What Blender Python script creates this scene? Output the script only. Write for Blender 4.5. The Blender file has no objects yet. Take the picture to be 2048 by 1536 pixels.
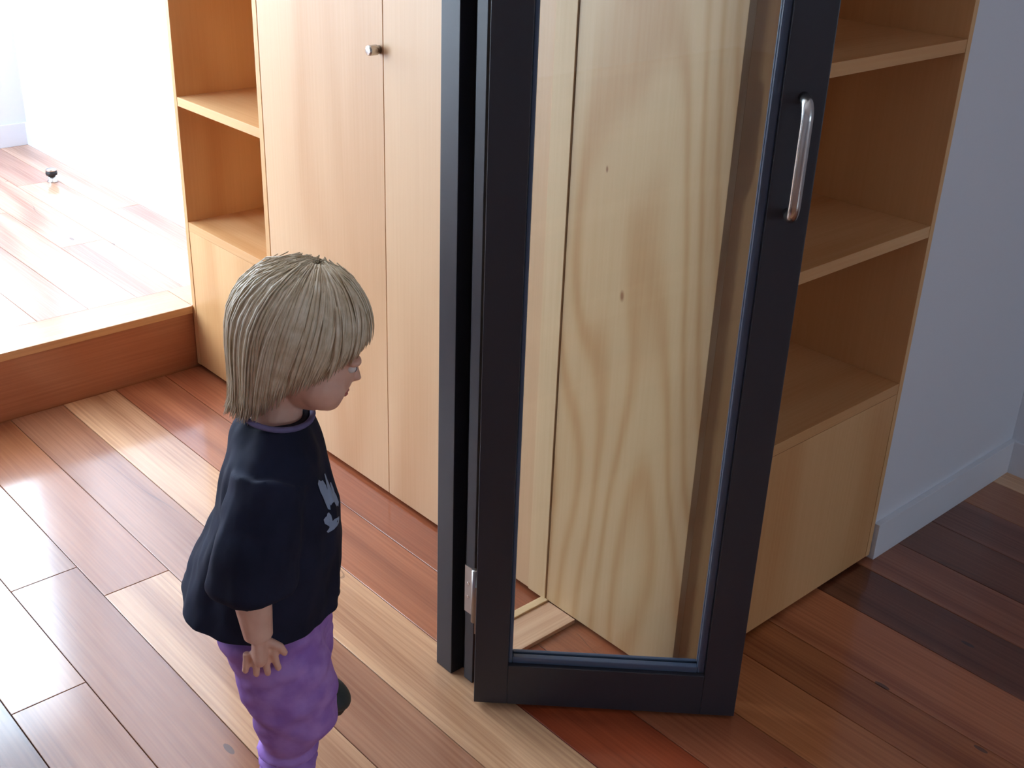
import bpy, bmesh, math, random
from mathutils import Vector, Matrix, noise as mnoise

random.seed(7)
S = bpy.context.scene
COL = S.collection
PI = math.pi

# ------------------------------------------------------------------ camera
cam_d = bpy.data.cameras.new('camera')
cam = bpy.data.objects.new('camera', cam_d)
COL.objects.link(cam)
FPX, YAW, PIT, ROL = 2341.96, 0.822146, -0.452197, 0.037641
fw = Vector((math.cos(PIT) * math.cos(YAW), math.cos(PIT) * math.sin(YAW), math.sin(PIT)))
rt = Vector((math.sin(YAW), -math.cos(YAW), 0))
up = rt.cross(fw)
r2 = rt * math.cos(ROL) + up * math.sin(ROL)
u2 = -rt * math.sin(ROL) + up * math.cos(ROL)
M = Matrix((r2, u2, -fw)).transposed().to_4x4()
M.translation = Vector((-1.44763, -1.08134, 1.5))
cam.matrix_world = M
cam_d.sensor_width = 36.0
cam_d.sensor_fit = 'HORIZONTAL'
cam_d.lens = 36.0 * FPX / 2048.0
cam_d.clip_start = 0.02
S.camera = cam

# ------------------------------------------------------------------ sky, windows' daylight, exposure
wld = bpy.data.worlds.new('world')
S.world = wld
wld.use_nodes = True
bg = wld.node_tree.nodes['Background']
bg.inputs['Color'].default_value = (0.71, 0.85, 1.0, 1)
bg.inputs['Strength'].default_value = 20.0
S.view_settings.view_transform = 'Standard'
S.view_settings.look = 'None'
S.view_settings.gamma = 1.0
S.view_settings.use_curve_mapping = False
S.view_settings.exposure = 0.0
S.cycles.max_bounces = 9
S.cycles.diffuse_bounces = 6
S.cycles.caustics_reflective = False
S.cycles.caustics_refractive = False
S.cycles.use_adaptive_sampling = True
S.cycles.adaptive_threshold = 0.03

# openings: window_1 in the far wall over the platform, window_2 behind the camera
W1 = dict(x0=-1.20, x1=0.185, z0=0.80, z1=2.85, y=3.85)
W2 = dict(x0=-0.25, x1=0.75, z0=1.05, z1=2.0, y=-6.0)
W3 = dict(y0=2.25, y1=3.60, z0=0.45, z1=2.45, x=-2.0)    # in the side wall of the platform

def portal(name, loc, rot, sx, sy):
    ld = bpy.data.lights.new(name, 'AREA')
    ld.shape = 'RECTANGLE'
    ld.size, ld.size_y = sx, sy
    ld.cycles.is_portal = True
    lo = bpy.data.objects.new(name, ld)
    COL.objects.link(lo)
    lo.location = loc
    lo.rotation_euler = rot
    lo['kind'] = 'helper'
portal('daylight_far_window', ((W1['x0'] + W1['x1']) / 2, W1['y'] + 0.16, (W1['z0'] + W1['z1']) / 2), (-PI / 2, 0, 0),
       W1['x1'] - W1['x0'], W1['z1'] - W1['z0'])
portal('daylight_near_window', ((W2['x0'] + W2['x1']) / 2, W2['y'] - 0.16, (W2['z0'] + W2['z1']) / 2), (PI / 2, 0, 0),
       W2['x1'] - W2['x0'], W2['z1'] - W2['z0'])


portal('daylight_side_window', (W3['x'] - 0.16, (W3['y0'] + W3['y1']) / 2, (W3['z0'] + W3['z1']) / 2), (PI / 2, 0, -PI / 2),
       W3['y1'] - W3['y0'], W3['z1'] - W3['z0'])


# ------------------------------------------------------------------ helpers
def lin(r, g, b):
    f = lambda c: (c / 255.0) / 12.92 if c <= 10 else (((c / 255.0) + 0.055) / 1.055) ** 2.4
    return (f(r), f(g), f(b), 1.0)


class NT:
    def __init__(self, name):
        self.m = bpy.data.materials.new(name)
        self.m.use_nodes = True
        self.t = self.m.node_tree
        self.b = self.t.nodes['Principled BSDF']
        self.out = self.t.nodes['Material Output']

    def n(self, typ, **kw):
        x = self.t.nodes.new(typ)
        for k, v in kw.items():
            if k.startswith('i_'):
                x.inputs[k[2:].replace('_', ' ')].default_value = v
            else:
                setattr(x, k, v)
        return x

    def l(self, a, b):
        self.t.links.new(a, b)

    def math(self, op, a, b=None, c=None):
        x = self.n('ShaderNodeMath', operation=op)
        for i, v in enumerate((a, b, c)):
            if v is None:
                continue
            if isinstance(v, (int, float)):
                x.inputs[i].default_value = v
            else:
                self.l(v, x.inputs[i])
        return x.outputs[0]

    def mix(self, f, a, b, mode='MIX'):
        x = self.n('ShaderNodeMix', data_type='RGBA', blend_type=mode)
        for s, v in ((x.inputs[0], f), (x.inputs[6], a), (x.inputs[7], b)):
            if isinstance(v, (int, float)):
                s.default_value = v
            elif isinstance(v, tuple):
                s.default_value = v
            else:
                self.l(v, s)
        return x.outputs[2]

    def ramp(self, f, stops):
        x = self.n('ShaderNodeValToRGB')
        e = x.color_ramp.elements
        while len(e) < len(stops):
            e.new(0.5)
        for el, (p, c) in zip(e, stops):
            el.position = p
            el.color = c if isinstance(c, tuple) else (c, c, c, 1)
        self.l(f, x.inputs[0])
        return x.outputs[0]


def plain(name, col, rough=0.5, metal=0.0, spec=0.5, bump=0.0, bscale=200.0):
    k = NT(name)
    k.b.inputs['Base Color'].default_value = col
    k.b.inputs['Roughness'].default_value = rough
    k.b.inputs['Metallic'].default_value = metal
    k.b.inputs['Specular IOR Level'].default_value = spec
    if bump:
        tc = k.n('ShaderNodeTexCoord')
        nz = k.n('ShaderNodeTexNoise', i_Scale=bscale, i_Detail=3.0)
        k.l(tc.outputs['Object'], nz.inputs['Vector'])
        bp = k.n('ShaderNodeBump', i_Strength=bump, i_Distance=0.002)
        k.l(nz.outputs['Fac'], bp.inputs['Height'])
        k.l(bp.outputs[0], k.b.inputs['Normal'])
        v = k.mix(k.math('MULTIPLY', nz.outputs['Fac'], 0.12), col, tuple(c * 0.8 for c in col[:3]) + (1,))
        k.l(v, k.b.inputs['Base Color'])
    return k.m


def wood(name, axis, light, dark, figure=5.0, amount=0.5, fscale=3.0, stretch=0.14, rough=0.4, use_objcol=False,
         fine=0.3, flecks=False, offs=None, coat=0.0, rings=None, knots=(), spec=0.5):
    """grain running along axis; contour lines of a stretched noise give the cathedral figure of sawn boards and veneer"""
    k = NT(name)
    tc = k.n('ShaderNodeTexCoord')
    oi = k.n('ShaderNodeObjectInfo')
    mp = k.n('ShaderNodeMapping')
    sc = [1.0, 1.0, 1.0]
    sc['XYZ'.index(axis)] = stretch
    mp.inputs['Scale'].default_value = sc
    k.l(tc.outputs['Object'], mp.inputs['Vector'])
    off = k.n('ShaderNodeVectorMath', operation='SCALE')
    off.inputs[0].default_value = (37.0, 53.0, 71.0)
    k.l(oi.outputs['Random'], off.inputs['Scale'])
    ad = k.n('ShaderNodeVectorMath', operation='ADD')
    k.l(mp.outputs[0], ad.inputs[0])
    if offs is None:
        k.l(off.outputs[0], ad.inputs[1])
    else:
        ad.inputs[1].default_value = offs
    P = ad.outputs[0]
    n1 = k.n('ShaderNodeTexNoise', i_Scale=fscale, i_Detail=1.5, i_Roughness=0.45)
    k.l(P, n1.inputs['Vector'])
    if rings:
        # growth rings cut at a slant: nested tall arches
        yc, zc, sl, nr = rings
        sx = k.n('ShaderNodeSeparateXYZ')
        k.l(tc.outputs['Object'], sx.inputs[0])
        dy = k.math('SUBTRACT', sx.outputs[1], yc)
        dz = k.math('MULTIPLY', k.math('SUBTRACT', sx.outputs[2], zc), sl)
        rad = k.math('SQRT', k.math('ADD', k.math('MULTIPLY', dy, dy), k.math('MULTIPLY', dz, dz)))
        rad = k.math('ADD', rad, k.math('MULTIPLY', n1.outputs['Fac'], figure))
        ph = k.math('MULTIPLY', rad, nr * 2 * PI)
    else:
        ph = k.math('MULTIPLY', n1.outputs['Fac'], figure * 2 * PI)
    sn = k.math('SINE', ph)
    band = k.math('MULTIPLY_ADD', sn, 0.5, 0.5)
    band = k.math('POWER', band, 2.2)
    n3 = k.n('ShaderNodeTexNoise', i_Scale=fscale * 0.8, i_Detail=2.0)
    k.l(P, n3.inputs['Vector'])
    broad = k.ramp(n3.outputs['Fac'], [(0.3, 0.0), (0.7, 1.0)])
    # fine fibres
    mp2 = k.n('ShaderNodeMapping')
    sc2 = [160.0, 160.0, 160.0]
    sc2['XYZ'.index(axis)] = 3.0
    mp2.inputs['Scale'].default_value = sc2
    k.l(tc.outputs['Object'], mp2.inputs['Vector'])
    n2 = k.n('ShaderNodeTexNoise', i_Scale=1.0, i_Detail=3.0)
    k.l(mp2.outputs[0], n2.inputs['Vector'])
    fib = k.ramp(n2.outputs['Fac'], [(0.35, 0.0), (0.68, 1.0)])
    if use_objcol:
        base = oi.outputs['Color']
        lightc = base
        darkc = k.mix(1.0, base, dark, 'MULTIPLY')
    else:
        lightc, darkc = light, dark
    f = k.math('MULTIPLY', band, amount)
    f = k.math('ADD', f, k.math('MULTIPLY', broad, amount * 0.55))
    f = k.math('ADD', f, k.math('MULTIPLY', fib, fine))
    f = k.math('MINIMUM', f, 1.0)
    c = k.mix(f, lightc, darkc)
    if flecks:
        # old nail holes and gum veins of the recycled boards
        mp3 = k.n('ShaderNodeMapping')
        sc3 = [17.0, 17.0, 17.0]
        sc3['XYZ'.index(axis)] = 6.0
        mp3.inputs['Scale'].default_value = sc3
        k.l(tc.outputs['Object'], mp3.inputs['Vector'])
        ad3 = k.n('ShaderNodeVectorMath', operation='ADD')
        k.l(mp3.outputs[0], ad3.inputs[0])
        k.l(off.outputs[0], ad3.inputs[1])
        vo = k.n('ShaderNodeTexVoronoi', i_Scale=1.0, i_Randomness=1.0)
        k.l(ad3.outputs[0], vo.inputs['Vector'])
        sep = k.n('ShaderNodeSeparateColor')
        k.l(vo.outputs['Color'], sep.inputs[0])
        size = k.math('MULTIPLY', k.math('GREATER_THAN', sep.outputs[0], 0.80), 0.10)
        spot = k.math('LESS_THAN', vo.outputs['Distance'], size)
        c = k.mix(k.math('MULTIPLY', spot, 0.7), c, lin(46, 40, 44))
        # thin dark veins
        n4 = k.n('ShaderNodeTexNoise', i_Scale=fscale * 1.3, i_Detail=2.0, i_Roughness=0.6)
        ad4 = k.n('ShaderNodeVectorMath', operation='ADD')
        k.l(P, ad4.inputs[0])
        ad4.inputs[1].default_value = (5.2, 1.3, 8.8)
        k.l(ad4.outputs[0], n4.inputs['Vector'])
        d = k.math('ABSOLUTE', k.math('SUBTRACT', n4.outputs['Fac'], 0.5))
        vein = k.math('LESS_THAN', d, 0.0025)
        gate = k.math('GREATER_THAN', n3.outputs['Fac'], 0.60)
        c = k.mix(k.math('MULTIPLY', k.math('MULTIPLY', vein, gate), 0.4), c, lin(60, 40, 34))
    if knots:
        sk = k.n('ShaderNodeSeparateXYZ')
        k.l(tc.outputs['Object'], sk.inputs[0])
        for ky, kz, kr in knots:
            a = k.math('DIVIDE', k.math('SUBTRACT', sk.outputs[1], ky), kr)
            b = k.math('DIVIDE', k.math('SUBTRACT', sk.outputs[2], kz), kr * 2.2)
            d2 = k.math('SQRT', k.math('ADD', k.math('MULTIPLY', a, a), k.math('MULTIPLY', b, b)))
            m = k.ramp(d2, [(0.35, 0.85), (1.0, 0.0)])
            c = k.mix(m, c, lin(150, 92, 52))
    k.b.inputs['Specular IOR Level'].default_value = spec
    k.l(c, k.b.inputs['Base Color'])
    rr = k.math('MULTIPLY_ADD', n2.outputs['Fac'], 0.12, rough - 0.06)
    k.l(rr, k.b.inputs['Roughness'])
    k.b.inputs['Coat Weight'].default_value = coat
    k.b.inputs['Coat Roughness'].default_value = 0.13
    bp = k.n('ShaderNodeBump', i_Strength=0.08, i_Distance=0.001)
    k.l(n2.outputs['Fac'], bp.inputs['Height'])
    k.l(bp.outputs[0], k.b.inputs['Normal'])
    return k.m


def thin_glass(name, tint, ior=1.5):
    k = NT(name)
    k.t.nodes.remove(k.b)
    tr = k.n('ShaderNodeBsdfTransparent')
    tr.inputs['Color'].default_value = tint
    gl = k.n('ShaderNodeBsdfGlossy')
    gl.inputs['Roughness'].default_value = 0.02
    ge = k.n('ShaderNodeNewGeometry')
    dt = k.n('ShaderNodeVectorMath', operation='DOT_PRODUCT')
    k.l(ge.outputs['Incoming'], dt.inputs[0])
    k.l(ge.outputs['Normal'], dt.inputs[1])
    co = k.math('SUBTRACT', 1.0, k.math('ABSOLUTE', dt.outputs['Value']))
    r0 = ((ior - 1) / (ior + 1)) ** 2
    fr = k.math('MULTIPLY_ADD', k.math('POWER', co, 5.0), 1.0 - r0, r0)
    mx = k.n('ShaderNodeMixShader')
    k.l(fr, mx.inputs[0])
    k.l(tr.outputs[0], mx.inputs[1])
    k.l(gl.outputs[0], mx.inputs[2])
    k.l(mx.outputs[0], k.out.inputs['Surface'])
    return k.m


MAT = {}
MAT['white'] = plain('white_wall_paint', lin(219, 222, 229), 0.7, bump=0.05)
MAT['trim_white'] = plain('white_trim_paint', lin(230, 231, 233), 0.45)
MAT['ceiling'] = plain('ceiling_paint', lin(238, 238, 238), 0.8)
PLY_L, PLY_D = lin(224, 180, 128), lin(198, 142, 88)
MAT['ply'] = wood('plywood_veneer', 'Z', PLY_L, PLY_D, figure=3.4, amount=0.55, fscale=3.0, stretch=0.2, rough=0.42, fine=0.14)
MAT['ply_glare'] = wood('plywood_door_glare_pale', 'Z', lin(224, 186, 146), lin(202, 154, 112), figure=3.4, amount=0.5, fscale=3.0, stretch=0.2, rough=0.42, fine=0.14)  # ply veneer made paler and pinker, veiling glare put into its colour
MAT['ply_figured'] = wood('plywood_figured_veneer', 'Z', lin(228, 196, 152), lin(200, 152, 100), figure=0.46, amount=0.52, fscale=3.0,
                          stretch=0.30, rough=0.4, fine=0.12, offs=(3.1, 4.2, 8.35), rings=(0.15, 0.02, 0.16, 22.0),
                          knots=((0.201, 0.745, 0.006), (0.258, 0.960, 0.0035)))
MAT['ply_h'] = wood('plywood_shelf_x', 'X', PLY_L, PLY_D, figure=3.5, amount=0.5, fscale=4.0, rough=0.42, fine=0.2)
MAT['ply_hy'] = wood('plywood_shelf_y', 'Y', PLY_L, PLY_D, figure=3.5, amount=0.5, fscale=4.0, rough=0.42, fine=0.2)
MAT['ply_edge'] = wood('plywood_edge', 'Z', lin(230, 198, 156), lin(212, 174, 126), figure=2.0, amount=0.3, rough=0.5)
MAT['board'] = wood('hardwood_board', 'Y', (1, 1, 1, 1), (0.50, 0.38, 0.33, 1), figure=3.6, amount=0.50, fscale=5.0, stretch=0.10,
                    rough=0.36, use_objcol=True, fine=0.42, flecks=True, coat=0.9, spec=0.25)
MAT['board_x'] = wood('hardwood_board_across', 'X', (1, 1, 1, 1), (0.60, 0.48, 0.42, 1), figure=3.0, amount=0.55, fscale=5.0, stretch=0.10,
                      rough=0.30, use_objcol=True, fine=0.35, flecks=False, coat=0.7)
MAT['subfloor'] = plain('dark_joint', lin(40, 26, 20), 0.8)
MAT['char'] = plain('charcoal_paint', lin(48, 49, 57), 0.40)
MAT['char_dark'] = plain('groove_black', lin(12, 12, 14), 0.6)
MAT['bead_glint'] = plain('glazing_bead_blue_glint', lin(78, 92, 116), 0.28)  # bluish highlight on the charcoal beads put into their colour
MAT['steel'] = plain('brushed_steel', lin(200, 198, 196), 0.22, 1.0)
MAT['hinge'] = plain('satin_hinge_steel', lin(176, 168, 162), 0.35, 1.0)
MAT['dark_gap'] = plain('shadow_gap_black', lin(22, 18, 16), 0.8)
MAT['glass'] = thin_glass('clear_glass', (0.95, 0.965, 0.955, 1))
MAT['winglass'] = thin_glass('window_glass', (0.97, 0.98, 0.98, 1))
MAT['rubber'] = plain('black_rubber', lin(24, 24, 28), 0.5)


def obj(name, bm, mat, parent=None, smooth=False):
    me = bpy.data.meshes.new(name)
    bmesh.ops.recalc_face_normals(bm, faces=bm.faces)
    bm.to_mesh(me)
    bm.free()
    if smooth:
        me.polygons.foreach_set('use_smooth', [True] * len(me.polygons))
    me.materials.append(MAT[mat] if isinstance(mat, str) else mat)
    o = bpy.data.objects.new(name, me)
    COL.objects.link(o)
    if parent:
        o.parent = parent
    return o


def add_box(bm, x0, x1, y0, y1, z0, z1, bevel=0.0):
    vs = [bm.verts.new(p) for p in ((x0, y0, z0), (x1, y0, z0), (x1, y1, z0), (x0, y1, z0),
                                    (x0, y0, z1), (x1, y0, z1), (x1, y1, z1), (x0, y1, z1))]
    fs = [bm.faces.new([vs[i] for i in q]) for q in ((0, 3, 2, 1), (4, 5, 6, 7), (0, 1, 5, 4), (1, 2, 6, 5), (2, 3, 7, 6), (3, 0, 4, 7))]
    if bevel:
        es = list({e for f in fs for e in f.edges})
        bmesh.ops.bevel(bm, geom=es, offset=bevel, segments=2, affect='EDGES', profile=0.6)
    return bm


def box(name, x0, x1, y0, y1, z0, z1, mat, parent=None, bevel=0.0):
    bm = bmesh.new()
    add_box(bm, x0, x1, y0, y1, z0, z1, bevel)
    return obj(name, bm, mat, parent)


def add_tube(bm, pts, rad, seg=14, caps=True, flat=1.0):
    """tube along points; rad is a number or list"""
    pts = [Vector(p) for p in pts]
    n = len(pts)
    rads = rad if isinstance(rad, (list, tuple)) else [rad] * n
    t0 = (pts[1] - pts[0]).normalized()
    ref = Vector((0, 0, 1)) if abs(t0.z) < 0.9 else Vector((1, 0, 0))
    u = t0.cross(ref).normalized()
    rings = []
    for i in range(n):
        t = (pts[min(i + 1, n - 1)] - pts[max(i - 1, 0)]).normalized()
        u = (u - t * u.dot(t)).normalized()
        v = t.cross(u)
        rings.append([bm.verts.new(pts[i] + (u * math.cos(a) + v * math.sin(a) * flat) * rads[i])
                      for a in [2 * PI * k / seg for k in range(seg)]])
    for i in range(n - 1):
        for k in range(seg):
            bm.faces.new((rings[i][k], rings[i][(k + 1) % seg], rings[i + 1][(k + 1) % seg], rings[i + 1][k]))
    if caps:
        bm.faces.new(rings[0][::-1])
        bm.faces.new(rings[-1])
    return bm


def add_lathe(bm, prof, origin, axis, seg=24):
    """profile [(r, h)] turned about axis through origin"""
    axis = Vector(axis).normalized()
    q = Vector((0, 0, 1)).rotation_difference(axis)
    rings = []
    for r, h in prof:
        rings.append([bm.verts.new(Vector(origin) + q @ Vector((r * math.cos(2 * PI * k / seg), r * math.sin(2 * PI * k / seg), h))) for k in range(seg)])
    for a, b in zip(rings, rings[1:]):
        for k in range(seg):
            bm.faces.new((a[k], a[(k + 1) % seg], b[(k + 1) % seg], b[k]))
    bm.faces.new(rings[0][::-1])
    bm.faces.new(rings[-1])
    return bm


def thing(name, label, cat, loc=(0, 0, 0), rotz=0.0, group=None):
    o = bpy.data.objects.new(name, None)
    COL.objects.link(o)
    o.empty_display_size = 0.1
    o.location = loc
    o.rotation_euler = (0, 0, rotz)
    o['label'] = label
    o['category'] = cat
    if group:
        o['group'] = group
    return o


def struct(o, label, cat):
    o['kind'] = 'structure'
    o['label'] = label
    o['category'] = cat
    return o


# ------------------------------------------------------------------ the setting
XL, XR, YN, YF, ZC = -4.4, 1.335, -6.0, 3.85, 3.0
XP = -2.0       # side wall of the platform
PWX = 0.325     # wall along the platform
H = 0.193       # platform height
YA = 1.846      # riser plane / left end of the joinery
T = 0.15

# --- lower floor: bed and separate boards
floor = struct(box('floor', XL, XR, YN, YA + 0.0285, -0.06, -0.006, 'subfloor'), 'recycled hardwood floor of wide mixed-tone boards', 'floor')
edges = [-0.984, -0.843, -0.700, -0.553, -0.409, -0.2575, -0.106, 0.042, 0.195, 0.322, 0.500, 0.652, 0.80, 0.95, 1.10, 1.25, XR]
while edges[0] > XL:
    edges.insert(0, max(XL, edges[0] - 0.145))
C_LIGHT, C_MID, C_RED, C_ORANGE, C_DARK, C_GREY = lin(224, 178, 136), lin(172, 112, 74), lin(158, 86, 56), lin(200, 128, 78), lin(124, 74, 52), lin(182, 130, 98)
# per row: list of (from_y, to_y, colour); default rows are filled in at random
ROWS = {
    (-0.984, -0.843): [(YN, 0.72, C_MID), (0.72, YA, C_GREY)],
    (-0.843, -0.700): [(YN, 1.088, C_MID), (1.088, YA, C_GREY)],
    (-0.700, -0.553): [(YN, -1.0, C_RED), (-1.0, 0.953, C_LIGHT), (0.953, YA, C_MID)],
    (-0.553, -0.409): [(YN, -0.9, C_LIGHT), (-0.9, YA, C_GREY)],
    (-0.409, -0.2575): [(YN, -1.2, C_MID), (-1.2, YA, C_LIGHT)],
    (-0.2575, -0.106): [(YN, 0.30, lin(176, 84, 50)), (0.30, YA, lin(172, 104, 70))],
    (-0.106, 0.042): [(YN, 0.31, lin(178, 106, 72)), (0.31, YA, lin(164, 94, 62))],
    (0.042, 0.195): [(YN, 0.4, C_ORANGE)],
    (0.195, 0.322): [(YN, 0.4, lin(188, 116, 68))],
    (0.322, 0.500): [(YN, 0.4, lin(200, 126, 84))],
    (0.500, 0.652): [(YN, 0.4, C_DARK)],
    (0.652, 0.80): [(YN, 0.4, lin(172, 110, 80))],
    (0.80, 0.95): [(YN, -0.5, C_ORANGE), (-0.5, 0.4, C_DARK)],
    (0.95, 1.10): [(YN, 0.4, lin(140, 88, 68))],
}
PAL = [C_LIGHT, C_MID, C_RED, C_ORANGE, C_DARK, C_GREY]


def board(x0, x1, y0, y1, z, col, parent, mat='board', th=0.02):
    g = 0.0008
    cx, cy = (x0 + x1) / 2, (y0 + y1) / 2
    bm = bmesh.new()
    add_box(bm, x0 + g - cx, x1 - g - cx, y0 + g - cy, y1 - g - cy, -th, 0)
    top = [e for e in bm.edges if all(abs(v.co.z) < 1e-6 for v in e.verts)]
    bmesh.ops.bevel(bm, geom=top, offset=0.0007, segments=1, affect='EDGES')
    o = obj('floor_board', bm, mat, parent)
    o.location = (cx, cy, z)
    o.color = col
    return o


for a, b in zip(edges, edges[1:]):
    if b - a < 0.02:
        continue
    spec = ROWS.get((a, b))
    if spec is None:
        ycut = random.uniform(-1.5, 0.0)
        ytop = YA if b <= 0.05 else 0.4
        spec = [(YN, ycut, random.choice(PAL)), (ycut, ytop, random.choice(PAL))]
    for y0, y1, colr in spec:
        board(a, b, y0, y1, 0.0, colr, floor)

# --- raised floor, riser and nosing
plat = struct(box('floor_raised', XP, PWX, YA + 0.03, YF, -0.05, H - 0.012, 'subfloor'), 'raised hardwood platform floor, one step up beside the shelves', 'floor')
pe = [-0.984 + 0.148 * i for i in range(9)] + [PWX]
pe = [e for e in pe if e < PWX - 0.02] + [PWX]
while pe[0] > XP:
    pe.insert(0, max(XP, pe[0] - 0.148))
for i, (a, b) in enumerate(zip(pe, pe[1:])):
    if b - a < 0.02:
        continue
    yc = YA + 0.15 + (0.5 + 1.2 * ((i * 0.618) % 1.0))
    cols = [lin(212, 166, 138), lin(206, 156, 128), lin(220, 176, 146), lin(198, 148, 122)]
    board(a, b, YA + 0.15, yc, H, cols[i % 4], plat, th=0.011)
    board(a, b, yc, YF, H, cols[(i * 3 + 1) % 4], plat, th=0.011)
nf = box('step_nosing', -0.0015, PWX - 0.001, YA + 0.001, YA + 0.149, H - 0.022, H + 0.001, 'board_x', plat)
nf.color = lin(214, 164, 112)
ns = box('step_nosing', XP + 0.001, -0.002, YA - 0.004, YA + 0.149, H - 0.022, H + 0.001, 'board_x', plat, bevel=0.002)
ns.color = lin(214, 164, 112)
rs = box('step_riser', XP + 0.001, PWX - 0.01, YA + 0.004, YA + 0.0295, -0.005, H - 0.0225, 'board_x', plat)
rs.color = lin(186, 118, 80)


# --- walls
def wall_with_opening(name, y0, y1, xa, xb, z0, z1, w, mat):
    bm = bmesh.new()
    add_box(bm, xa, w['x0'], y0, y1, z0, z1)
    add_box(bm, w['x1'], xb, y0, y1, z0, z1)
    add_box(bm, w['x0'], w['x1'], y0, y1, z0, w['z0'])
    add_box(bm, w['x0'], w['x1'], y0, y1, w['z1'], z1)
    return obj(name, bm, mat)


struct(wall_with_opening('wall_far', YF, YF + T, XP - T, PWX + T, -0.06, ZC, W1, 'white'), 'white wall at the far end of the raised platform', 'wall')
struct(wall_with_opening('wall_near', YN - T, YN, XL - T, XR + T, -0.06, ZC, W2, 'white'), 'white wall behind the photographer', 'wall')
struct(box('wall_left', XL - T, XL, YN, YA + 0.002, -0.06, ZC, 'white'), 'white wall on the left side of the lower room', 'wall')
struct(box('wall_left_end', XL - T, XP - T, YA + 0.002, YA + 0.002 + T, -0.06, ZC, 'white'), 'white wall closing the lower room beside the platform', 'wall')
bm = bmesh.new()
add_box(bm, XP - T, XP, YA + 0.002, W3['y0'], -0.06, ZC)
add_box(bm, XP - T, XP, W3['y1'], YF, -0.06, ZC)
add_box(bm, XP - T, XP, W3['y0'], W3['y1'], -0.06, W3['z0'])
add_box(bm, XP - T, XP, W3['y0'], W3['y1'], W3['z1'], ZC)
struct(obj('wall_platform_left', bm, 'white'), 'white side wall of the platform with a window', 'wall')
struct(box('wall_platform', PWX, PWX + T, YA + 0.002, YF, -0.06, ZC, 'white'), 'bright white wall along the raised platform beside the shelves', 'wall')
struct(box('wall_right', 0.6915, XR, 0.004, 0.004 + T, -0.06, ZC, 'white'), 'bluish white wall right of the end shelves', 'wall')
struct(box('wall_right_return', XR, XR + T, YN, 0.004 + T, -0.06, ZC, 'white'), 'white return wall at the right edge of the view', 'wall')
struct(box('wall_behind_joinery', 0.34, 0.345 + T, 0.36, YA, -0.06, ZC, 'white'), 'wall hidden behind the plywood joinery', 'wall')
struct(box('ceiling', XL - T, XR + T, YN - T, YF + T, ZC, ZC + T, 'ceiling'), 'white ceiling above the room', 'ceiling')

for nm, args, lab in (('baseboard_right', (0.6915, XR - 0.012, -0.010, 0.004, 0.0, 0.092), 'white skirting board along the wall right of the shelves'),
                      ('baseboard_right_return', (XR - 0.012, XR, YN + 0.02, 0.004, 0.0, 0.092), 'white skirting board on the return wall'),
                      ('baseboard_platform', (PWX - 0.012, PWX, YA + 0.15, YF - 0.012, H, H + 0.092), 'white skirting board along the bright platform wall'),
                      ('baseboard_far', (XP, PWX, YF - 0.012, YF, H, H + 0.092), 'white skirting board on the far platform wall')):
    struct(box(nm, *args, 'white', bevel=0.0015), lab, 'skirting board')


def window(name, w, loc, lab, rotz=0.0):
    o = thing(name, lab, 'window', loc, rotz)
    o['kind'] = 'structure'
    hw = (w['x1'] - w['x0']) / 2 if 'x1' in w else (w['y1'] - w['y0']) / 2
    hh, f = w['z1'] - w['z0'], 0.04
    box('frame_jamb', -hw, -hw + f, -0.04, 0.04, 0, hh, 'trim_white', o)
    box('frame_jamb', hw - f, hw, -0.04, 0.04, 0, hh, 'trim_white', o)
    box('frame_head', -hw + f, hw - f, -0.04, 0.04, hh - f, hh, 'trim_white', o)
    box('frame_sill', -hw + f, hw - f, -0.04, 0.04, 0, f, 'trim_white', o)
    box('mullion', -f / 2, f / 2, -0.035, 0.035, f, hh - f, 'trim_white', o)
    box('pane', -hw + f, -f / 2, -0.003, 0.003, f, hh - f, 'winglass', o)
    box('pane', f / 2, hw - f, -0.003, 0.003, f, hh - f, 'winglass', o)


window('window_1', W1, ((W1['x0'] + W1['x1']) / 2, YF + 0.075, W1['z0']), 'large bright window over the raised platform')
window('window_3', W3, (XP - 0.075, (W3['y0'] + W3['y1']) / 2, W3['z0']), 'bright side window of the raised platform', PI / 2)
window('window_2', W2, ((W2['x0'] + W2['x1']) / 2, YN - 0.075, W2['z0']), 'window behind the photographer')

# ------------------------------------------------------------------ joinery
ZT = 2.6        # top of the joinery
B = 0.011       # shadow gap under the panels
PT = 0.018
Z1, Z2, Z3, Z4, Z5 = 0.449, 0.796, 1.156, 1.51, 1.87
SH = [Z1, Z2, Z3, Z4, Z5, 2.23]

# left open shelf unit, faces -X, y from 1.387 to 1.846
u = thing('shelf_unit', 'narrow open plywood shelves beside the raised step and tall cupboard', 'shelf unit', (0, 1.39, 0))
oy = 1.39
box('side_panel', 0, 0.32, YA - PT - oy, YA - 0.001 - oy, B, ZT, 'ply', u)['label'] = 'tall plywood side panel with pale edge'
box('side_panel', 0.0, 0.32, 1.392 - oy, 1.392 + PT - oy, B, ZT, 'ply', u)
box('back_panel', 0.305, 0.32, 1.392 + PT - oy, YA - PT - oy, B, ZT, 'ply', u)
for z in SH:
    box('shelf', 0.001, 0.305, 1.392 + PT - oy, YA - PT - oy, z - PT - 0.006, z, 'ply_hy', u, bevel=0.0006)
box('lower_front', 0.0015, 0.0195, 1.392 + PT + 0.001 - oy, YA - PT - 0.001 - oy, B, Z1 - PT - 0.0065, 'ply', u)
box('top_panel', 0.0, 0.32, 1.392 + PT - oy, YA - PT - oy, ZT - PT, ZT, 'ply', u)
box('plinth', 0.03, 0.30, 1.392 - oy, YA - 0.002 - oy, 0.0005, B, 'dark_gap', u)

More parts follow.
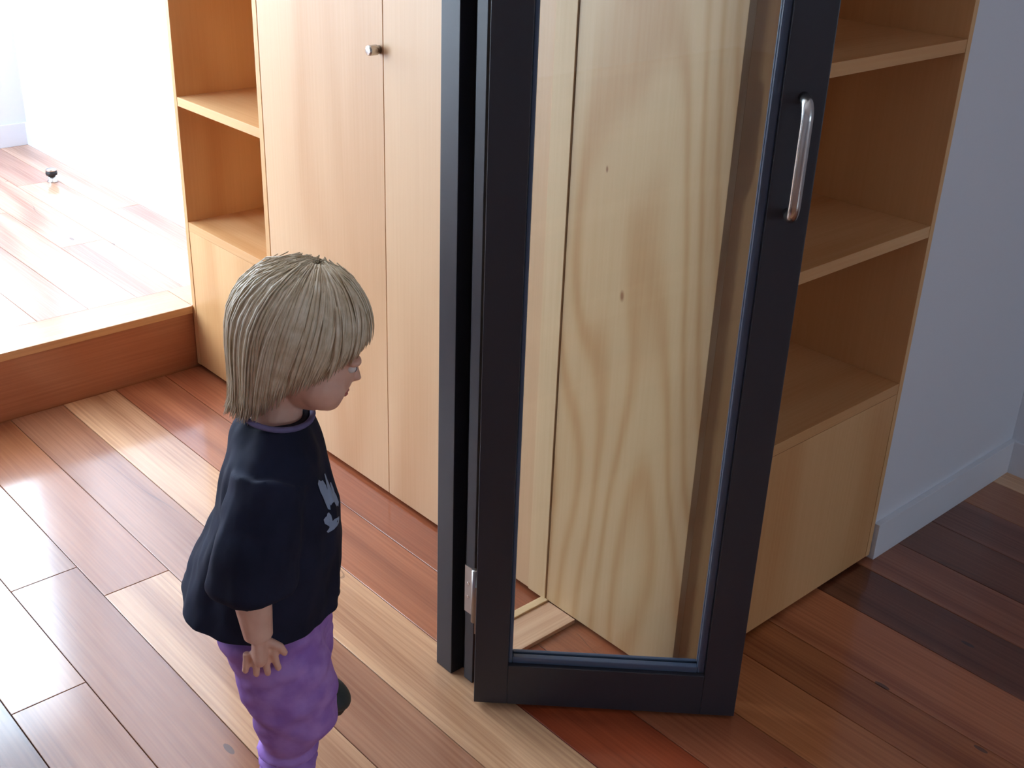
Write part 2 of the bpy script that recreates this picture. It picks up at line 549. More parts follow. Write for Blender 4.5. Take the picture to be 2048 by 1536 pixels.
# two-door cupboard
u = thing('cupboard', 'tall plywood cupboard with two flat doors and a small steel knob', 'cupboard', (0, 0.40, 0))
oy = 0.40
box('carcass', 0.0205, 0.32, 0.347 - oy, 1.3905 - oy, B, ZT, 'ply', u)
d1 = box('door', 0.0, 0.0185, 0.9010 - oy, 1.3885 - oy, B, ZT - 0.02, 'ply_glare', u, bevel=0.0007)
d2 = box('door', 0.0, 0.0185, 0.4015 - oy, 0.8985 - oy, B, ZT - 0.02, 'ply_glare', u, bevel=0.0007)
box('edge_strip', -0.003, 0.0185, 0.3475 - oy, 0.399 - oy, B, ZT - 0.02, 'ply_edge', u, bevel=0.0008)
bm = bmesh.new()
add_lathe(bm, [(0.0085, 0.0), (0.0085, 0.006), (0.0105, 0.008), (0.0108, 0.026), (0.0096, 0.0285), (0.006, 0.0292)], (0.0, 0.9120 - oy, 1.060), (-1, 0, 0))
kb = obj('knob', bm, 'steel', d1, True)
kb['label'] = 'small round steel knob'
box('plinth', 0.03, 0.30, 0.36 - oy, 1.389 - oy, 0.0005, B, 'dark_gap', u)

# end shelf unit, faces -Y
u = thing('end_shelf_unit', 'open plywood end shelves facing the white wall side behind the glass door', 'shelf unit', (0, 0, 0))
XB = 0.688
ST = 0.115
box('end_panel', 0.0, PT, 0.0, 0.3455, B, ZT, 'ply_figured', u, bevel=0.0007)['label'] = 'plywood end panel with bold cathedral grain'
box('front_stile', PT + 0.0005, ST, 0.0, PT, B, ZT, 'ply', u)
box('inner_panel', ST - PT, ST, PT + 0.0005, 0.327, B, ZT, 'ply', u)
box('side_panel', XB - 0.015, XB, 0.0, 0.3455, B, ZT, 'ply', u, bevel=0.0006)
box('back_panel', ST + 0.0005, XB - 0.0155, 0.3275, 0.3455, B, ZT, 'ply', u)
for z in SH:
    box('shelf', ST + 0.0005, XB - 0.0155, 0.001, 0.327, z - PT - 0.006, z, 'ply_h', u, bevel=0.0006)
box('lower_front', ST + 0.0012, XB - 0.016, 0.001, 0.0185, B, Z1 - PT - 0.0068, 'ply', u)
box('top_panel', ST + 0.0005, XB - 0.0155, 0.001, 0.327, ZT - PT, ZT, 'ply', u)
box('plinth', 0.02, XB - 0.01, 0.02, 0.33, 0.0005, B, 'dark_gap', u)

# ------------------------------------------------------------------ door frame post, sill and glass door
fr = thing('door_frame_post', 'tall charcoal door jamb with a rebate standing between cupboard and glass door', 'door jamb', (-0.275, 0.298, 0.0))
ox, oy = -0.275, 0.298
box('outer_jamb', -0.298 - ox, -0.250 - ox, 0.2985 - oy, 0.343 - oy, 0.0005, ZC - 0.002, 'char', fr, bevel=0.001)
box('dark_groove', -0.268 - ox, -0.250 - ox, 0.2765 - oy, 0.298 - oy, 0.0005, ZC - 0.002, 'char_dark', fr)  # near-black strip set back between the two jamb boards
box('hinge_jamb', -0.2845 - ox, -0.250 - ox, 0.2515 - oy, 0.276 - oy, 0.0005, ZC - 0.002, 'char', fr, bevel=0.001)

sl = thing('door_sill', 'pale timber floor sill running from the jamb to the cupboard', 'sill', (-0.125, 0.30, 0))
o = box('sill_board', -0.1245, 0.1245, 0.2575 - 0.30, 0.3375 - 0.30, 0.0003, 0.010, 'board_x', sl, bevel=0.0015)
o.color = lin(232, 190, 156)
o = box('sill_bead', -0.1245, 0.1245, 0.3385 - 0.30, 0.357 - 0.30, 0.0003, 0.014, 'ply_edge', sl, bevel=0.0015)
o['label'] = 'narrow pale bead'

# glass door: local x along the leaf, local y away from the camera, origin at its near left bottom corner
DA = math.radians(-44.41)
door = thing('glass_door', 'open charcoal framed glass door leaf with steel pull handle', 'door', (-0.3225, 0.2020, 0.0), DA)
DW, DT, DZ0, DZ1 = 0.484, 0.040, 0.009, 2.08
SW, RB, RT_ = 0.0615, 0.098, 1.99


def stile(name, x0, x1, z0, z1):
    return box(name, x0, x1, 0.0, DT, z0, z1, 'char', door, bevel=0.0016)


stile('stile', 0.0, SW, DZ0, DZ1)
stile('stile', DW - SW - 0.002, DW, DZ0, DZ1)
stile('bottom_rail', SW, DW - SW - 0.002, DZ0, RB)
stile('top_rail', SW, DW - SW - 0.002, RT_, DZ1)
GX0, GX1 = SW, DW - SW - 0.002
box('pane', GX0 + 0.002, GX1 - 0.002, 0.021, 0.026, RB + 0.002, RT_ - 0.002, 'glass', door)
# glazing beads on both faces, mitred rectangles
for yb0, yb1 in ((0.009, 0.0208), (0.0262, 0.034)):
    box('glazing_bead', GX0, GX0 + 0.007, yb0, yb1, RB, RT_, 'bead_glint', door, bevel=0.002)
    box('glazing_bead', GX1 - 0.013, GX1, yb0, yb1, RB, RT_, 'bead_glint', door, bevel=0.002)
    box('glazing_bead', GX0 + 0.007, GX1 - 0.013, yb0, yb1, RB, RB + 0.013, 'bead_glint', door, bevel=0.002)
    box('glazing_bead', GX0 + 0.007, GX1 - 0.013, yb0, yb1, RT_ - 0.010, RT_, 'bead_glint', door, bevel=0.002)


def pull(side):
    hx, z0, z1, r, proj = 0.452, 0.978, 1.150, 0.0088, 0.040
    yb = 0.0 if side < 0 else DT
    pts = []
    rad = 0.024
    pts.append((hx, yb, z0))
    for i in range(9):
        a = PI / 2 * i / 8
        pts.append((hx, yb + side * (proj - rad + rad * math.sin(a)), z0 + rad - rad * math.cos(a)))
    for i in range(9):
        a = PI / 2 * i / 8
        pts.append((hx, yb + side * (proj - rad + rad * math.cos(a)), z1 - rad + rad * math.sin(a)))
    pts.append((hx, yb, z1))
    bm = bmesh.new()
    add_tube(bm, pts, r, 18)
    h = obj('pull_handle', bm, 'steel', door, True)
    h['label'] = 'polished steel D-shaped pull handle'
    return h


pull(-1)
pull(1)


# hinge between hinge jamb and leaf (child of the door; its jamb plate lies on the jamb face)
def hinge(z0, z1):
    mi = door.matrix_basis.inverted() if False else (Matrix.Translation(Vector((-0.3225, 0.2020, 0.0))) @ Matrix.Rotation(DA, 4, 'Z')).inverted()
    hx = -0.2900
    hy = 0.2437
    bm = bmesh.new()
    add_tube(bm, [mi @ Vector((hx, hy, z0 - 0.006)), mi @ Vector((hx, hy, z1 + 0.006))], 0.0062, 14)
    k = obj('hinge', bm, 'hinge', door, True)
    k['label'] = 'satin steel butt hinge'
    bm = bmesh.new()
    add_box(bm, -0.2866, -0.2848, 0.2475, 0.2760, z0, z1)
    bm.transform(mi)
    pl = obj('hinge_plate', bm, 'hinge', k)
    bm = bmesh.new()
    add_box(bm, -0.0030, -0.0004, 0.008, DT - 0.004, z0, z1)
    obj('hinge_plate', bm, 'hinge', k)
    for yy, zz in ((0.2545, z1 - 0.012), (0.266, z1 - 0.036), (0.266, z0 + 0.036), (0.2545, z0 + 0.012)):
        bm = bmesh.new()
        add_lathe(bm, [(0.0030, 0), (0.0030, 0.0007), (0.0012, 0.0010)], mi @ Vector((-0.2866, yy, zz)), mi.to_3x3() @ Vector((-1, 0, 0)), 10)
        obj('screw', bm, 'steel', k)


hinge(0.160, 0.262)
hinge(1.80, 1.902)

# ------------------------------------------------------------------ door stop on the platform
ds = thing('door_stop', 'small steel floor door stop with black rubber ring on the raised floor', 'door stop', (0.180, 3.265, H))
bm = bmesh.new()
add_lathe(bm, [(0.019, 0), (0.019, 0.003), (0.0145, 0.005), (0.0145, 0.026)], (0, 0, 0.0002), (0, 0, 1))
obj('base', bm, 'steel', ds, True)
bm = bmesh.new()
add_lathe(bm, [(0.0145, 0.0262), (0.0205, 0.0275), (0.0215, 0.034), (0.0205, 0.0405), (0.0145, 0.042)], (0, 0, 0), (0, 0, 1))
obj('rubber_ring', bm, 'rubber', ds, True)
bm = bmesh.new()
add_lathe(bm, [(0.0195, 0.0422), (0.020, 0.047), (0.016, 0.0505), (0.006, 0.052)], (0, 0, 0), (0, 0, 1))
obj('cap', bm, 'steel', ds, True)

#PERSON#
# ------------------------------------------------------------------ the child
def skin_material():
    k = NT('skin')
    tc = k.n('ShaderNodeTexCoord')
    nz = k.n('ShaderNodeTexNoise', i_Scale=28.0, i_Detail=3.0)
    k.l(tc.outputs['Object'], nz.inputs['Vector'])
    c = k.ramp(nz.outputs['Fac'], [(0.3, lin(242, 198, 176)), (0.7, lin(230, 178, 154))])
    k.l(c, k.b.inputs['Base Color'])
    k.b.inputs['Roughness'].default_value = 0.5
    k.b.inputs['Subsurface Weight'].default_value = 0.08
    k.b.inputs['Subsurface Radius'].default_value = (0.01, 0.004, 0.002)
    return k.m


def cloth_material(name, a, b, scale, rough=0.85, stripes=False):
    k = NT(name)
    tc = k.n('ShaderNodeTexCoord')
    nz = k.n('ShaderNodeTexNoise', i_Scale=scale, i_Detail=4.0)
    k.l(tc.outputs['Object'], nz.inputs['Vector'])
    c = k.ramp(nz.outputs['Fac'], [(0.35, a), (0.65, b)])
    k.l(c, k.b.inputs['Base Color'])
    k.b.inputs['Roughness'].default_value = rough
    k.b.inputs['Specular IOR Level'].default_value = 0.25
    k.b.inputs['Sheen Weight'].default_value = 0.0
    wv = k.n('ShaderNodeTexNoise', i_Scale=900.0, i_Detail=1.0)
    k.l(tc.outputs['Object'], wv.inputs['Vector'])
    bp = k.n('ShaderNodeBump', i_Strength=0.15, i_Distance=0.0005)
    k.l(wv.outputs['Fac'], bp.inputs['Height'])
    k.l(bp.outputs[0], k.b.inputs['Normal'])
    return k.m


def hair_material():
    k = NT('blonde_hair')
    tc = k.n('ShaderNodeTexCoord')
    nz = k.n('ShaderNodeTexNoise', i_Scale=60.0, i_Detail=3.0)
    k.l(tc.outputs['Object'], nz.inputs['Vector'])
    c = k.ramp(nz.outputs['Fac'], [(0.3, lin(230, 216, 192)), (0.7, lin(202, 182, 150))])
    k.l(c, k.b.inputs['Base Color'])
    k.b.inputs['Roughness'].default_value = 0.42
    k.b.inputs['Anisotropic'].default_value = 0.4
    return k.m


MAT['skin'] = skin_material()
MAT['navy'] = cloth_material('navy_cotton', lin(25, 28, 46), lin(33, 37, 58), 14.0)
MAT['purple'] = cloth_material('purple_fleece', lin(182, 142, 214), lin(158, 116, 196), 30.0, 0.9)
MAT['hair'] = hair_material()
MAT['shoe'] = cloth_material('grey_green_shoe', lin(52, 58, 58), lin(66, 72, 70), 40.0, 0.6)
MAT['sole'] = plain('shoe_sole', lin(40, 40, 40), 0.7)
MAT['lip'] = plain('lip', lin(196, 116, 108), 0.45)
MAT['eye'] = plain('eye_white', lin(236, 234, 230), 0.25)
MAT['iris'] = plain('iris', lin(60, 84, 110), 0.2)
MAT['print'] = plain('shirt_print', lin(150, 168, 196), 0.8)
MAT['collar'] = cloth_material('collar_lilac_binding', lin(120, 112, 150), lin(104, 98, 136), 40.0)

HEAD_ANG = math.radians(-34)
kid = thing('person', 'small blonde toddler in navy top and purple trousers walking to the right', 'person', (-0.703, 0.217, 0.0), HEAD_ANG)


def add_loft(bm, rings, seg=28, power=2.0):
    """rings: (centre, rx, ry, axis_tilt) ellipses about z, listed along the limb; a superellipse keeps cloth boxy"""
    rr = []
    for c, rx, ry in rings:
        ring = []
        for k in range(seg):
            a = 2 * PI * k / seg
            ca, sa = math.cos(a), math.sin(a)
            e = 2.0 / power
            ring.append(bm.verts.new((c[0] + rx * math.copysign(abs(ca) ** e, ca), c[1] + ry * math.copysign(abs(sa) ** e, sa), c[2])))
        rr.append(ring)
    for a, b in zip(rr, rr[1:]):
        for k in range(seg):
            bm.faces.new((a[k], a[(k + 1) % seg], b[(k + 1) % seg], b[k]))
    bm.faces.new(rr[0][::-1])
    bm.faces.new(rr[-1])


def add_ball(bm, c, r, seg=24, rings=16, rot=None):
    m = bmesh.ops.create_uvsphere(bm, u_segments=seg, v_segments=rings, radius=1.0)
    vs = m['verts']
    for v in vs:
        p = Vector((v.co.x * r[0], v.co.y * r[1], v.co.z * r[2]))
        if rot is not None:
            p = rot @ p
        v.co = p + Vector(c)
    return vs


def fuse(name, bm, voxel, smooth_iter, mat, parent, post=None, cut=None):
    """union of closed shells by voxel remesh, then smoothing: one continuous surface"""
    me = bpy.data.meshes.new(name)
    bmesh.ops.recalc_face_normals(bm, faces=bm.faces)
    bm.to_mesh(me)
    bm.free()
    tmp = bpy.data.objects.new(name + '_shells', me)
    COL.objects.link(tmp)
    r = tmp.modifiers.new('r', 'REMESH')
    r.mode = 'VOXEL'
    r.voxel_size = voxel
    s = tmp.modifiers.new('s', 'SMOOTH')
    s.factor = 0.5
    s.iterations = smooth_iter
    dg = bpy.context.evaluated_depsgraph_get()
    dg.update()
    ev = bpy.data.meshes.new_from_object(tmp.evaluated_get(dg))
    bpy.data.objects.remove(tmp)
    ev.name = name
    if post:
        nrm = [v.normal.copy() for v in ev.vertices]
        for v, n in zip(ev.vertices, nrm):
            v.co = post(v.co, n)
    if cut:
        b2 = bmesh.new()
        b2.from_mesh(ev)
        for co, no in cut:
            g = list(b2.verts) + list(b2.edges) + list(b2.faces)
            res = bmesh.ops.bisect_plane(b2, geom=g, plane_co=co, plane_no=no, clear_outer=True)
            ce = [x for x in res['geom_cut'] if isinstance(x, bmesh.types.BMEdge)]
            bmesh.ops.holes_fill(b2, edges=ce, sides=0)
        b2.to_mesh(ev)
        b2.free()
    ev.polygons.foreach_set('use_smooth', [True] * len(ev.polygons))
    ev.materials.clear()
    ev.materials.append(MAT[mat])
    o = bpy.data.objects.new(name, ev)
    COL.objects.link(o)
    o.parent = parent
    return o


# --- body: head, neck, trunk, arms with hands, legs, fused into one skin
HC = Vector((0.048, 0.0, 0.848))          # head centre
TILT = Matrix.Rotation(math.radians(18), 3, 'Y')   # chin down


def hp(x, y, z):
    """head-local point to child space"""
    return HC + TILT @ Vector((x, y, z))


bm = bmesh.new()
add_ball(bm, hp(-0.006, 0, 0.012), (0.086, 0.074, 0.082), 32, 24, TILT)        # cranium
add_ball(bm, hp(0.030, 0, -0.035), (0.056, 0.058, 0.066), 24, 18, TILT)        # face
add_ball(bm, hp(0.058, 0, -0.077), (0.022, 0.027, 0.020), 18, 12, TILT)        # chin
for s in (-1, 1):
    add_ball(bm, hp(0.043, s * 0.034, -0.052), (0.034, 0.029, 0.031), 16, 12, TILT)   # cheek
    add_ball(bm, hp(-0.008, s * 0.072, -0.020), (0.015, 0.008, 0.021), 14, 10, TILT)  # ear
    add_ball(bm, hp(0.072, s * 0.026, -0.002), (0.014, 0.020, 0.008), 14, 10, TILT)   # brow
add_tube(bm, [hp(0.076, 0, -0.010), hp(0.082, 0, -0.026), hp(0.0885, 0, -0.037), hp(0.080, 0, -0.043)], [0.005, 0.007, 0.009, 0.006], 12)  # nose
add_tube(bm, [(0.026, 0, 0.800), (0.016, 0, 0.755), (0.000, 0, 0.70)], [0.034, 0.031, 0.044], 20)   # neck
add_loft(bm, [((0.0, 0, 0.715), 0.040, 0.060), ((0.0, 0, 0.685), 0.052, 0.098), ((0.003, 0, 0.62), 0.066, 0.098), ((0.004, 0, 0.52), 0.074, 0.094),
              ((-0.008, 0, 0.44), 0.075, 0.096), ((-0.018, 0, 0.37), 0.072, 0.090), ((-0.018, 0, 0.34), 0.05, 0.06)])
legs = {-1: [(-0.018, -0.048, 0.40), (0.004, -0.050, 0.245), (-0.006, -0.050, 0.13), (-0.008, -0.050, 0.055), (0.03, -0.052, 0.030), (0.075, -0.054, 0.024)],
        1: [(-0.010, 0.048, 0.40), (0.030, 0.060, 0.300), (0.020, 0.076, 0.235), (0.014, 0.080, 0.195), (0.042, 0.082, 0.166), (0.070, 0.084, 0.148)]}
for s in (-1, 1):
    add_tube(bm, legs[s], [0.056, 0.040, 0.034, 0.026, 0.024, 0.016], 16)


def arm(s, pts, palm_dir, out):
    """upper arm, forearm, palm and five bent fingers; palm_dir points from wrist to knuckles, out is the thumb side"""
    sh, el, wr = [Vector(p) for p in pts]
    mid = (sh + el) / 2
    fm = el.lerp(wr, 0.45)
    add_tube(bm, [sh, mid, el, fm, wr], [0.034, 0.031, 0.028, 0.0265, 0.0205], 16)
    d = Vector(palm_dir).normalized()
    t = Vector(out)
    t = (t - d * t.dot(d)).normalized()       # across the palm, towards the thumb
    n = d.cross(t).normalized()               # palm normal
    add_tube(bm, [wr - d * 0.004, wr + d * 0.012, wr + d * 0.028, wr + d * 0.040], [0.0175, 0.0225, 0.0245, 0.020], 16, True, 0.50)
    kn = wr + d * 0.038
    L = [0.036, 0.041, 0.039, 0.031]
    for i in range(4):
        b = kn + t * (0.0190 - 0.0127 * i) - d * (0.003 if i in (0, 3) else 0.0)
        spread = t * (0.16 - 0.107 * i)
        e1 = b + (d + spread).normalized() * L[i] * 0.45
        e2 = e1 + (d + spread + n * s * 0.45).normalized() * L[i] * 0.32
        e3 = e2 + (d + n * s * 0.95).normalized() * L[i] * 0.26
        add_tube(bm, [b - d * 0.010, b, e1, e2, e3, e3 + (d * .5 + n * s * 0.5) * 0.004], [0.0055, 0.0058, 0.0054, 0.0050, 0.0044, 0.0022], 10)
    tb = wr + d * 0.012 + t * 0.014
    t1 = tb + (t * 0.85 + d * 0.6).normalized() * 0.018
    t2 = t1 + (t * 0.35 + d * 0.95 + n * s * 0.2).normalized() * 0.016
    add_tube(bm, [wr + d * 0.008 + t * 0.004, tb, t1, t2, t2 + d * 0.004], [0.008, 0.0075, 0.0062, 0.0052, 0.0025], 10)


# flat tube's thin side: add_tube measures v = t x u, so the palm is thin across the child's side axis
arm(-1, [(0.000, -0.098, 0.668), (-0.034, -0.124, 0.548), (-0.026, -0.134, 0.448)], (0.02, -0.02, -1), (1.0, 0.1, 0))
arm(1, [(0.000, 0.105, 0.665), (-0.030, 0.124, 0.548), (-0.022, 0.132, 0.448)], (0.04, 0.0, -1), (1.0, -0.1, 0.0))
body = fuse('body', bm, 0.0021, 3, 'skin', kid)
body['label'] = 'toddler body with pale skin'

for s in (-1, 1):
    e = bmesh.new()
    add_ball(e, hp(0.0735, s * 0.026, -0.014), (0.0085, 0.0105, 0.0072), 16, 12, TILT)
    eo = obj('eye', e, 'eye', body, True)
    e = bmesh.new()
    add_ball(e, hp(0.0795, s * 0.0265, -0.0145), (0.0032, 0.0048, 0.0048), 12, 10, TILT)
    obj('iris', e, 'iris', eo, True)
e = bmesh.new()
add_tube(e, [hp(0.074, -0.014, -0.0605), hp(0.081, -0.006, -0.0595), hp(0.0825, 0, -0.0605), hp(0.081, 0.006, -0.0595), hp(0.074, 0.014, -0.0605)],
         [0.0015, 0.0030, 0.0034, 0.0030, 0.0015], 10)
add_tube(e, [hp(0.074, -0.013, -0.062), hp(0.0805, -0.006, -0.0655), hp(0.082, 0, -0.0665), hp(0.0805, 0.006, -0.0655), hp(0.074, 0.013, -0.062)],
         [0.0015, 0.0032, 0.0038, 0.0032, 0.0015], 10)
obj('lips', e, 'lip', body, True)

# --- hair: a cap of many tapered locks falling from the crown to the nape, bob length
def scalp(az, el, lift=0.0):
    """point on the hair envelope; az from the face direction, el from 90 (crown) downwards"""
    ca, sa = math.cos(el), math.sin(el)
    rx, ry, rz = 0.0935 + lift, 0.0845 + lift, 0.0925 + lift
    return Vector((-0.008 + rx * ca * math.cos(az), ry * ca * math.sin(az), 0.016 + rz * sa))


def tip_z(az):
    """how far down the hair reaches (head-local z)"""
    a = abs(math.atan2(math.sin(az), math.cos(az)))
    if a < 0.45:
        return 0.024                                   # fringe over the forehead
    if a < 1.45:
        return 0.024 - (a - 0.45) * 0.070              # swept in front of the ears
    if a < 2.1:
        return -0.046 - (a - 1.45) / 0.65 * 0.072
    return -0.118 - (a - 2.1) * 0.012                 # nape


hb = bmesh.new()
# under-cap
caprings = []
NA, NE = 48, 18
for i in range(NE + 1):
    ring = []
    for j in range(NA):
        az = 2 * PI * j / NA
        zt = tip_z(az) + 0.012
        f = i / NE
        el = math.radians(88) * (1 - f) + f * math.asin(max(-0.75, min(0.95, (zt - 0.016) / 0.0925)))
        p = scalp(az, el, -0.004)
        if el < 0:
            # below the widest line the hair hangs rather than following the skull
            k = min(1.0, -el / 0.9)
            w = scalp(az, 0.0, -0.006)
            p.x = p.x * (1 - k * 0.55) + w.x * k * 0.55
            p.y = p.y * (1 - k * 0.55) + w.y * k * 0.55
        ring.append(hb.verts.new(HC + TILT @ p))
    caprings.append(ring)
for a, b in zip(caprings, caprings[1:]):
    for j in range(NA):
        hb.faces.new((a[j], a[(j + 1) % NA], b[(j + 1) % NA], b[j]))
hb.faces.new(caprings[0])
rnd = random.Random(21)
for q in range(2600):
    az = rnd.uniform(-PI, PI)
    start = math.radians(rnd.uniform(20, 86))
    zt = tip_z(az) + rnd.uniform(-0.010, 0.014)
    lift = rnd.uniform(-0.002, 0.0035) + (rnd.uniform(0, 0.006) if q % 9 == 0 else 0.0)
    a = abs(az)
    flare = (0.022 * max(0.0, (a - 1.7) / 1.4)) * rnd.uniform(0.3, 1.6)
    pts = []
    N = 9
    el0 = start
    zend = zt
    sway = rnd.uniform(-0.12, 0.12)
    z0 = scalp(az, el0, lift).z
    if z0 - zend < 0.02:
        continue
    for i in range(N):
        f = i / (N - 1)
        z = z0 + (zend - z0) * f
        aa = az + sway * f
        sz = (z - 0.016) / (0.0925 + lift)
        if sz >= 0:
            p = scalp(aa, math.asin(min(0.999, sz)), lift)
        else:
            w = scalp(aa, 0.0, lift)
            k = 1.0 - 0.26 * min(1.3, -sz) ** 1.4 + flare * 10 * max(0.0, f - 0.75)
            p = Vector((w.x * k, w.y * k, z))
        pts.append(HC + TILT @ p)
    rr = rnd.uniform(0.0014, 0.0030)
    add_tube(hb, pts, [rr * x for x in (0.5, 0.85, 1.0, 1.0, 1.0, 0.95, 0.85, 0.6, 0.12)], 6, True, 0.55)
hair = obj('hair', hb, 'hair', kid, True)
hair['label'] = 'straight blonde bobbed hair'


# --- top: loose navy jersey with elbow sleeves
def folds(amp, freq, seed):
    def f(co, n):
        k = mnoise.noise(Vector((co.x * freq, co.y * freq, co.z * freq * 0.45)) + Vector((seed, seed * 1.7, 3.1)))
        k += 0.5 * mnoise.noise(Vector((co.x * freq * 2.3, co.y * freq * 2.3, co.z * freq)) + Vector((seed * 2.1, 0.3, seed)))
        return co + n * (k * amp)
    return f


bm = bmesh.new()
add_loft(bm, [((0.008, 0, 0.732), 0.046, 0.056), ((0.004, 0, 0.712), 0.056, 0.082), ((0.003, 0, 0.680), 0.066, 0.116), ((0.003, 0, 0.640), 0.077, 0.120),
              ((0.004, 0, 0.585), 0.090, 0.120), ((-0.010, 0, 0.520), 0.104, 0.124), ((-0.026, 0, 0.455), 0.116, 0.130), ((-0.036, 0, 0.425), 0.121, 0.131),
              ((-0.038, 0, 0.385), 0.123, 0.130)], 40)
add_tube(bm, [(0.0, -0.080, 0.674), (-0.012, -0.102, 0.620), (-0.026, -0.118, 0.570), (-0.032, -0.126, 0.530), (-0.032, -0.127, 0.522)],
         [0.052, 0.057, 0.060, 0.060, 0.054], 20)
add_tube(bm, [(0.0, 0.088, 0.672), (-0.010, 0.102, 0.620), (-0.024, 0.116, 0.570), (-0.030, 0.122, 0.530), (-0.030, 0.123, 0.522)],
         [0.052, 0.054, 0.054, 0.052, 0.046], 20)


def drape(co, n):
    # gathers running down the cloth, stronger towards the hem, and a few slanting creases
    a = math.atan2(co.y, co.x + 0.02)
    w = max(0.0, min(1.0, (0.66 - co.z) / 0.22))
    k = 0.5 * math.sin(9 * a + 2.0 * math.sin(3 * a)) + 0.5 * math.sin(5 * a + 1.3)
    q = mnoise.noise(Vector((co.x * 15, co.y * 15, co.z * 8 + co.x * 9)) + Vector((4.0, 6.8, 3.1)))
    q += 0.5 * mnoise.noise(Vector((co.x * 34, co.y * 34, co.z * 22 + co.x * 14)) + Vector((8.4, 0.3, 4.0)))
    return co + n * (0.0045 * w * k + 0.0075 * q)


shirt = fuse('top', bm, 0.0042, 3, 'navy', kid, drape, [((0, 0, 0.424), (-0.10, 0.0, -1.0))])
shirt['label'] = 'loose navy top with a pale print on the chest'
# collar binding
bm = bmesh.new()
pts = [(0.009 + 0.050 * math.cos(a), 0.060 * math.sin(a), 0.737 - 0.008 * math.cos(a)) for a in [2 * PI * i / 36 for i in range(37)]]
add_tube(bm, pts, 0.0042, 10, False)
obj('collar', bm, 'collar', shirt, True)
# pale blurred print on the chest: three ragged marks, laid on the cloth
dgp = bpy.context.evaluated_depsgraph_get()


def chest(y, z):
    ok, p, n, i = shirt.ray_cast(Vector((0.4, y, z)), Vector((-1, 0, 0)))
    return (p, n) if ok else (Vector((0.09, y, z)), Vector((1, 0, 0)))


dgp.update()
for cy, cz, sy, sz, ang in ((-0.056, 0.632, 0.012, 0.026, 0.2), (-0.036, 0.622, 0.010, 0.022, -0.3), (-0.064, 0.590, 0.008, 0.016, 0.5),
                            (-0.046, 0.574, 0.026, 0.007, -0.25), (-0.018, 0.602, 0.013, 0.020, 0.15)):
    bm = bmesh.new()
    nn = 14
    top, bot = [], []
    for i in range(nn):
        a = 2 * PI * i / nn
        rr = 1.0 + 0.25 * math.sin(3 * a + cy * 90)
        y = cy + (sy * math.cos(a) * math.cos(ang) - sz * math.sin(a) * math.sin(ang)) * rr
        z = cz + (sy * math.cos(a) * math.sin(ang) + sz * math.sin(a) * math.cos(ang)) * rr
        p, n = chest(y, z)
        top.append(bm.verts.new(p + n * 0.0012))
    pc, ncn = chest(cy, cz)
    c = bm.verts.new(pc + ncn * 0.0014)
    for i in range(nn):
        bm.faces.new((c, top[i], top[(i + 1) % nn]))
    obj('print_mark', bm, 'print', shirt)

# --- trousers
bm = bmesh.new()
add_loft(bm, [((-0.010, 0, 0.455), 0.080, 0.102), ((-0.012, 0, 0.42), 0.084, 0.106), ((-0.010, 0, 0.375), 0.080, 0.108), ((-0.006, 0, 0.335), 0.068, 0.100), ((-0.02, 0, 0.32), 0.05, 0.08)], 32)
add_loft(bm, [((-0.016, -0.050, 0.40), 0.074, 0.060), ((-0.006, -0.054, 0.35), 0.074, 0.062), ((0.004, -0.055, 0.30), 0.075, 0.063), ((0.012, -0.054, 0.260), 0.072, 0.061),
              ((0.014, -0.053, 0.228), 0.064, 0.058), ((0.009, -0.052, 0.202), 0.054, 0.052), ((0.003, -0.051, 0.186), 0.045, 0.046), ((-0.001, -0.050, 0.177), 0.040, 0.041),
              ((-0.002, -0.050, 0.167), 0.050, 0.049), ((-0.003, -0.050, 0.157), 0.035, 0.035), ((-0.003, -0.050, 0.146), 0.048, 0.047), ((-0.004, -0.050, 0.136), 0.034, 0.034),
              ((-0.004, -0.050, 0.124), 0.046, 0.045), ((-0.005, -0.050, 0.112), 0.038, 0.038), ((-0.005, -0.050, 0.100), 0.040, 0.039), ((-0.005, -0.050, 0.078), 0.034, 0.034)], 32)
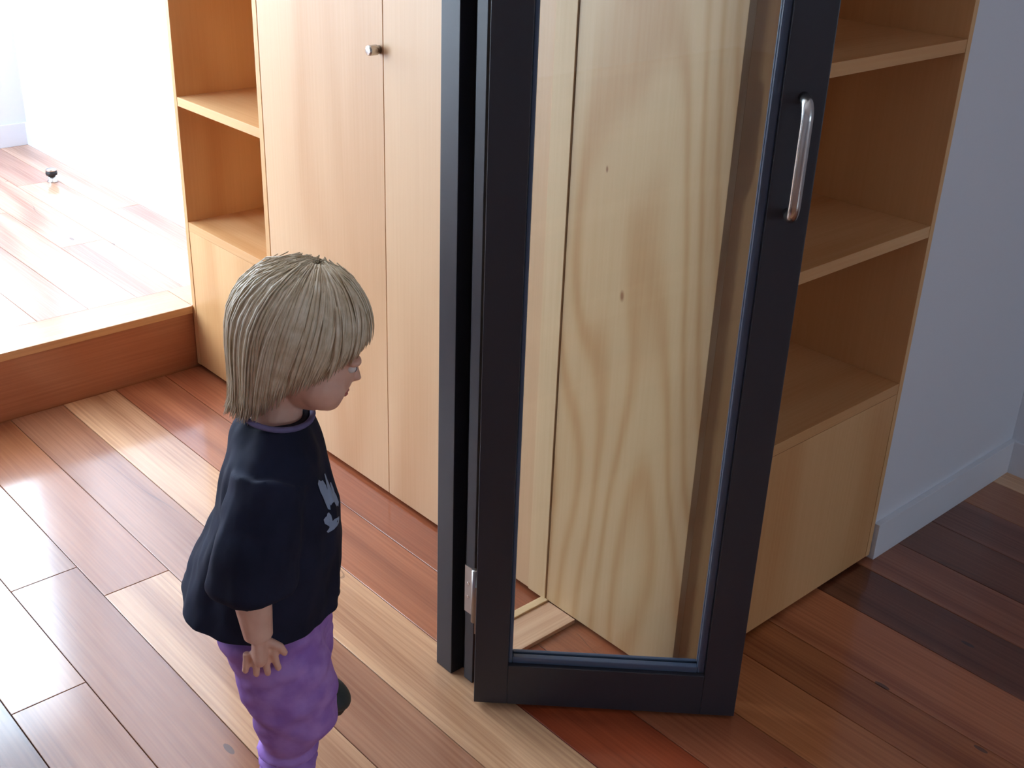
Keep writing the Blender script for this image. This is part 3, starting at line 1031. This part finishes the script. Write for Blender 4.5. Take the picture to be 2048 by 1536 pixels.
add_tube(bm, [(-0.010, 0.050, 0.40), (0.012, 0.054, 0.350), (0.022, 0.060, 0.305), (0.021, 0.068, 0.275), (0.018, 0.074, 0.245), (0.016, 0.078, 0.225), (0.014, 0.080, 0.212), (0.014, 0.080, 0.204)],
         [0.060, 0.056, 0.052, 0.049, 0.045, 0.038, 0.041, 0.034], 24)


def creases(co, n):
    q = mnoise.noise(Vector((co.x * 9, co.y * 9, co.z * 26 + co.x * 16)) + Vector((9.0, 2.2, 3.1)))
    q += 0.6 * mnoise.noise(Vector((co.x * 18, co.y * 18, co.z * 46 - co.x * 20)) + Vector((1.4, 7.3, 4.0)))
    w = max(0.25, min(1.0, (co.z - 0.15) / 0.08))
    return co + n * (0.0075 * q * w)


trs = fuse('trousers', bm, 0.0034, 1, 'purple', kid, creases)
trs['label'] = 'purple trousers gathered at the ankles'


# --- shoes
def shoe(base, yaw, pitch):
    R = Matrix.Rotation(yaw, 3, 'Z') @ Matrix.Rotation(pitch, 3, 'Y')
    b = Vector(base)
    bm = bmesh.new()
    add_ball(bm, b + R @ Vector((-0.012, 0, 0.034)), (0.036, 0.030, 0.036), 20, 14, R)
    add_ball(bm, b + R @ Vector((0.040, 0, 0.028)), (0.054, 0.032, 0.025), 20, 14, R)
    add_ball(bm, b + R @ Vector((0.066, 0, 0.024)), (0.032, 0.033, 0.021), 20, 14, R)
    add_tube(bm, [b + R @ Vector((-0.014, 0, 0.04)), b + R @ Vector((-0.012, 0, 0.070))], [0.034, 0.030], 18)
    o = fuse('shoe', bm, 0.0035, 4, 'shoe', kid)
    o['label'] = 'dark grey green shoe'
    s = bmesh.new()
    ring0, ring1 = [], []
    for i in range(32):
        a = 2 * PI * i / 32
        x = 0.024 + 0.074 * math.cos(a)
        y = (0.0305 + 0.004 * math.cos(a)) * math.sin(a)
        ring0.append(s.verts.new(b + R @ Vector((x, y, 0.0008))))
        ring1.append(s.verts.new(b + R @ Vector((x, y, 0.012))))
    for i in range(32):
        s.faces.new((ring0[i], ring0[(i + 1) % 32], ring1[(i + 1) % 32], ring1[i]))
    s.faces.new(ring0[::-1])
    s.faces.new(ring1)
    obj('sole', s, 'sole', o)


shoe((-0.006, -0.051, 0.0), 0.0, 0.0)
shoe((0.002, 0.082, 0.163), 0.05, math.radians(34))
